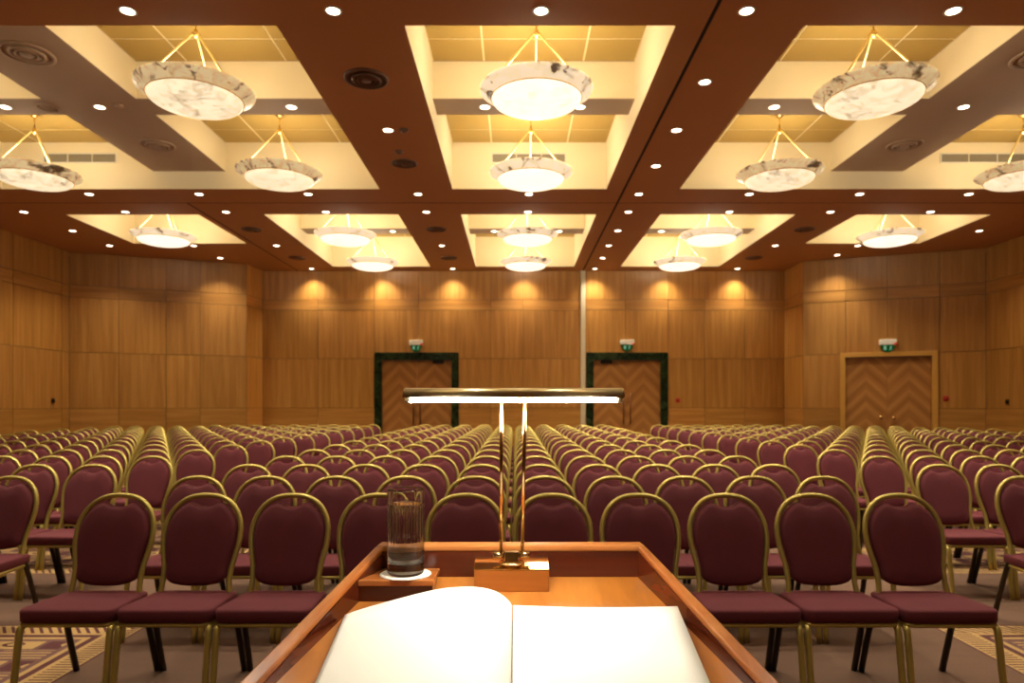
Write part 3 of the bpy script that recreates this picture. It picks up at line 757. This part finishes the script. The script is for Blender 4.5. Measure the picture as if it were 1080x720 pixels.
# pedestal: side panels, front panel, inner shelf, plinth
for sx in (-1, 1):
    q = [(sx*(hi_(.78)-.03), .78), (sx*(hi_(.78)-.008), .78), (sx*(hi_(D1)-.0), 1.14), (sx*(hi_(D1)-.022), 1.14)]
    if sx < 0: q = [q[1], q[0], q[3], q[2]]
    b = MB(); b.hexa([L(x, y, .08) for x, y in q]+[L(x, y, zf(y)-.018) for x, y in q]); b.build('side_panel', 'wood_wall_y', lec)
b = MB(); b.hexa([L(-.20, 1.122, .08), L(.20, 1.122, .08), L(.20, 1.14, .08), L(-.20, 1.14, .08), L(-.20, 1.122, zf(1.122)-.018), L(.20, 1.122, zf(1.122)-.018), L(.20, 1.14, zf(1.14)-.018), L(-.20, 1.14, zf(1.14)-.018)]); b.build('front_panel', 'wood_block', lec)
b = MB(); b.hexa([L(-.31, .80, .6), L(.31, .80, .6), L(.20, 1.12, .6), L(-.20, 1.12, .6), L(-.31, .80, .62), L(.31, .80, .62), L(.20, 1.12, .62), L(-.20, 1.12, .62)]); b.build('inner_shelf', 'wood_floor', lec)
b = MB(); b.hexa([L(-.38, .74, 0), L(.38, .74, 0), L(.25, 1.18, 0), L(-.25, 1.18, 0), L(-.38, .74, .08), L(.38, .74, .08), L(.25, 1.18, .08), L(-.25, 1.18, .08)]); b.build('plinth', 'wood_wall_x', lec, bevel=.006)
# cup shelf in the back left corner
ZS = CZ-.275; YS = 1.068; xl = -hi_(YS)+.0; xr = -.130-XC; xlb = -hi_(D1)
b = MB(); b.hexa([L(xl, YS+.004, zf(YS)), L(xr, YS+.004, zf(YS)), L(xr, D1, zf(D1)), L(xlb, D1, zf(D1)), L(xl, YS+.004, ZS-.010), L(xr, YS+.004, ZS-.010), L(xr, D1, ZS-.010), L(xlb, D1, ZS-.010)])
cs = b.build('cup_shelf', 'wood_wall_x', lec)
b = MB(); b.hexa([L(xl, YS, ZS-.010), L(xr+.003, YS, ZS-.010), L(xr+.003, D1, ZS-.010), L(xlb, D1, ZS-.010), L(xl, YS, ZS), L(xr+.003, YS, ZS), L(xr+.003, D1, ZS), L(xlb, D1, ZS)]); b.build('shelf_top', 'wood_rim_x', cs, bevel=.002)
tag(lec, 'wooden lectern with raised-edge sloping top in the foreground', 'lectern')

# coaster and glass
GX, GY = -.1775, 1.106
b = MB(); b.lathe([(0, 0), (.0405, 0), (.0415, .0008), (.0405, .0016), (0, .0016)], 40, rf=lambda r, z, a: r*(1+.012*math.cos(24*a)) if r > .01 else r)
o = b.build('coaster', 'doily'); o.location = (GX, GY-.001, ZS); tag(o, 'white paper coaster under the water glass on the lectern', 'coaster')
gl = empty('drinking_glass', (GX, GY, ZS+.0016)); R = .0297; H = .1372
def gr(r, z, a):
    if r < R*.9: return r
    w = max(0, min(1, (z-.052)/.01))*max(0, min(1, (.110-z)/.008))
    return r-.0011*w*(.5+.5*math.cos(26*a))
zz = [.0, .002, .004, .006, .02, .045]+[.05+.0025*i for i in range(26)]+[.118, .126, H-.006, H-.003, H-.0015]
outer = [(0, 0), (R-.010, 0), (R-.004, 0), (R-.003, 0), (R-.0018, .0008)]+[(R-(.0012 if z < .004 else 0), z) for z in zz[1:]+[H-.0004]]
inner = [(R-.0009, H), (R-.0014, H), (R-.0022, H-.0008), (R-.0022, H-.003), (R-.0022, H-.006), (R-.0023, .12)]+[(R-.0024, .112-.0031*i) for i in range(21)]+[(R-.0024, .046), (R-.0024, .038), (R-.0025, .031), (R-.0030, .026), (R-.0045, .0222), (R-.008, .0192), (R-.013, .0178), (R-.02, .0172), (0, .017)]
b = MB(); b.lathe(outer+inner, 156, rf=gr); b.build('glass_body', 'glass', gl)
b = MB(); b.lathe([(0, .0163), (R-.02, .0165), (R-.013, .0171), (R-.0078, .0185), (R-.0040, .0216), (R-.0024, .0257), (R-.0019, .031), (R-.0018, .038), (R-.0018, .06), (R-.0018, .09), (R-.0018, .108), (R-.0018, .1120), (R-.0018, .1135), (R-.0026, .1131), (R-.0036, .1126), (R-.006, .1125), (R-.012, .1125), (0, .1125)], 96, rf=gr); b.build('water', 'water', gl)
tag(gl, 'tall clear glass of water on the lectern corner', 'glass')

# open book
BK = 1.014; BF = .735; BXg = -.0045
bk = empty('open_book', (BXg, (BK+BF)/2, zf((BK+BF)/2)))
def Lb(x, y, z): return (x-BXg, y-(BK+BF)/2, z-zf((BK+BF)/2))
b = MB()
for (xa, xb_) in ((-.2575, BXg-.004), (BXg+.004, .2455)):
    b.hexa([Lb(xa, BF-.005, zf(BF-.005)+.0004), Lb(xb_, BF-.005, zf(BF-.005)+.0004), Lb(xb_, BK+.004, zf(BK+.004)+.0004), Lb(xa, BK+.004, zf(BK+.004)+.0004),
            Lb(xa, BF-.005, zf(BF-.005)+.0034), Lb(xb_, BF-.005, zf(BF-.005)+.0034), Lb(xb_, BK+.004, zf(BK+.004)+.0034), Lb(xa, BK+.004, zf(BK+.004)+.0034)])
b.hexa([Lb(BXg-.004, BF, zf(BF)+.0003), Lb(BXg+.004, BF, zf(BF)+.0003), Lb(BXg+.004, BK, zf(BK)+.0003), Lb(BXg-.004, BK, zf(BK)+.0003), Lb(BXg-.004, BF, zf(BF)+.003), Lb(BXg+.004, BF, zf(BF)+.003), Lb(BXg+.004, BK, zf(BK)+.003), Lb(BXg-.004, BK, zf(BK)+.003)])
b.build('cover', 'cover_black', bk)['label'] = 'black hard cover'
def pages(prof, name):
    b = MB(); NY = 8; n = len(prof)
    for j in range(NY+1):
        y = BF+(BK-BF)*j/NY
        for (x, e) in prof: b.v.append(Lb(x, y, zf(y)+e))
        b.v.append(Lb(prof[-1][0], y, zf(y)+.0035)); b.v.append(Lb(prof[0][0], y, zf(y)+.0035))
    m = n+2
    for j in range(NY):
        for k in range(m):
            l = (k+1) % m; b.face([j*m+k, j*m+l, (j+1)*m+l, (j+1)*m+k], smooth=(k < n-1))
    b.face([k for k in range(m)][::-1]); b.face([NY*m+k for k in range(m)])
    return b.build(name, 'paper', bk)
def elev(px, py): return (426.2-py)/720*BK+CZ-zf(BK), (px-543.5)/720*BK
LP = [(363.8, 647.8), (380, 642.2), (400, 636.5), (420, 631), (440, 625.8), (458, 621.8), (476, 619.2), (495, 618.4), (510, 619.6), (522, 623), (531, 628), (537, 633.5), (540, 638)]
prof = [(x, e) for e, x in (elev(*p) for p in LP)]; pages([(p.x, p.y) for p in cr([(a, c, 0) for a, c in prof], 3)], 'left_pages')
RP = [(541, 638), (548, 638.2), (575, 639), (610, 640), (660, 640), (714.4, 639)]
prof = [(x, e) for e, x in (elev(*p) for p in RP)]; pages([(p.x, p.y) for p in cr([(a, c, 0) for a, c in prof], 3)], 'right_pages')
tag(bk, 'open book with blank white pages lying on the lectern', 'book')

# reading lamp
lm = empty('reading_lamp', (-.0045, 1.122, zf(1.10)))
def Q(x, y, z): return (x+.0045, y-1.122, z-zf(1.10))
def px(X, D): return (X-543.5)/720*D
zt0 = CZ-.2657; xa, xb_ = px(500, 1.10), px(579.2, 1.10)
b = MB(); yb = D1-.001
b.hexa([Q(xa, 1.10, zf(1.10)), Q(xb_, 1.10, zf(1.10)), Q(xb_, yb, zf(yb)), Q(xa, yb, zf(yb)), Q(xa, 1.10, zt0-.002), Q(xb_, 1.10, zt0-.002), Q(xb_, yb, zt0+.26*(yb-1.1)-.002), Q(xa, yb, zt0+.26*(yb-1.1)-.002)])
b.build('base_block', 'wood_block', lm, bevel=.001)
def zp(y): return zt0+.26*(y-1.1)
b = MB(); b.hexa([Q(xa-.0005, 1.0995, zp(1.1)-.002), Q(xb_+.0005, 1.0995, zp(1.1)-.002), Q(xb_+.0005, yb, zp(yb)-.002), Q(xa-.0005, yb, zp(yb)-.002), Q(xa-.0005, 1.0995, zp(1.1)), Q(xb_+.0005, 1.0995, zp(1.1)), Q(xb_+.0005, yb, zp(yb)), Q(xa-.0005, yb, zp(yb))])
b.build('brass_plate', 'bright_brass', lm, bevel=.0008)
cx = px(539.6, 1.12); yh = 1.120; zh = CZ-.2215*1.12+.001
hg = MB(); hg.tube([Q(px(520, 1.12), yh, zh), Q(px(531.5, 1.12), yh, zh)], .0052, 16); hg.tube([Q(px(547.5, 1.12), yh, zh), Q(px(558.5, 1.12), yh, zh)], .0052, 16)
hg.tube([Q(px(531, 1.12), yh, zh), Q(px(548, 1.12), yh, zh)], .0035, 12)
hinge = hg.build('hinge', 'bright_brass', lm)
b = MB(); b.lathe([(.0, 0), (.021, 0), (.0215, .002), (.019, .004), (.010, .006), (0, .0065)], 32, c=Q(cx, 1.119, zp(1.119)))
b.build('hinge_foot', 'bright_brass', hinge)
b = MB(); b.box(Q(px(532, 1.12), yh-.007, zp(yh)), Q(px(547, 1.12), yh+.004, zh+.006)); b.build('hinge_block', 'bright_brass', hinge, bevel=.001)
DT = 1.015
for (p0, p1) in ((528.3, 529.1), (550.8, 553.6)):
    a = Vector(Q(px(p0, 1.12), yh, zh)); c = Vector(Q(px(p1, DT), DT, CZ+.006)); b = MB(); b.tube([a, c], .0030, 12); b.build('rod', 'bright_brass', lm)
# shade: half-round brass trough, open side down
XA, XB = px(427.5, 1.0), px(656, 1.0); YS0 = 1.0; ZSd = CZ+.0095
b = MB(); n = 14; R0, R1 = .0145, .0130
for x in (XA, XB):
    for k in range(n+1):
        a = PI*k/n-.0; b.v.append(Q(x, YS0-R0*math.cos(a), ZSd+R0*math.sin(a)))
    for k in range(n+1):
        a = PI-PI*k/n; b.v.append(Q(x, YS0-R1*math.cos(a), ZSd+R1*math.sin(a)))
m = 2*n+2
for k in range(m):
    l = (k+1) % m; b.face([k, l, m+l, m+k][::-1], smooth=(k != n and k != m-1))
b.face(list(range(m))); b.face([m+k for k in range(m)][::-1]); sh = b.build('lamp_shade', 'shade_brass', lm)
for x, sx in ((XA, -1), (XB, 1)):
    b = MB(); P = [Q(x, YS0-R0*math.cos(PI*k/n), ZSd+R0*math.sin(PI*k/n)) for k in range(n+1)]; P2 = [(p[0]+sx*.0015, p[1], p[2]) for p in P]
    b.quad(P if sx > 0 else P[::-1]); b.quad(P2[::-1] if sx > 0 else P2)
    for k in range(n): b.quad([P[k], P[k+1], P2[k+1], P2[k]])
    b.quad([P[0], P2[0], P2[-1], P[-1]]); b.build('end_cap', 'brass', sh)
b = MB(); b.tube([Q(XA+.008, YS0-.004, ZSd-.0034), Q(XB-.008, YS0-.004, ZSd-.0034)], .0030, 16); b.build('light_tube', 'tube_glow', lm)
for x in (XA+.004, XB-.004):
    b = MB(); b.tube([Q(x-.004, YS0-.004, ZSd-.0032), Q(x+.004, YS0-.004, ZSd-.0032)], .0038, 16); b.tube([Q(x, YS0-.004, ZSd-.004), Q(x, YS0-.004, ZSd+.008)], .004, 8); b.build('tube_holder', 'white_plastic', lm)
b = MB(); b.tube([Q(px(529.1, DT), DT, CZ+.006), Q(px(529.1, DT), 1.004, CZ+.02)], .003, 8); b.tube([Q(px(553.6, DT), DT, CZ+.006), Q(px(553.6, DT), 1.004, CZ+.02)], .003, 8); b.build('rod_bracket', 'brass', lm)
tag(lm, 'brass lectern lamp with lit tube, two slim rods and wooden base block', 'lamp')
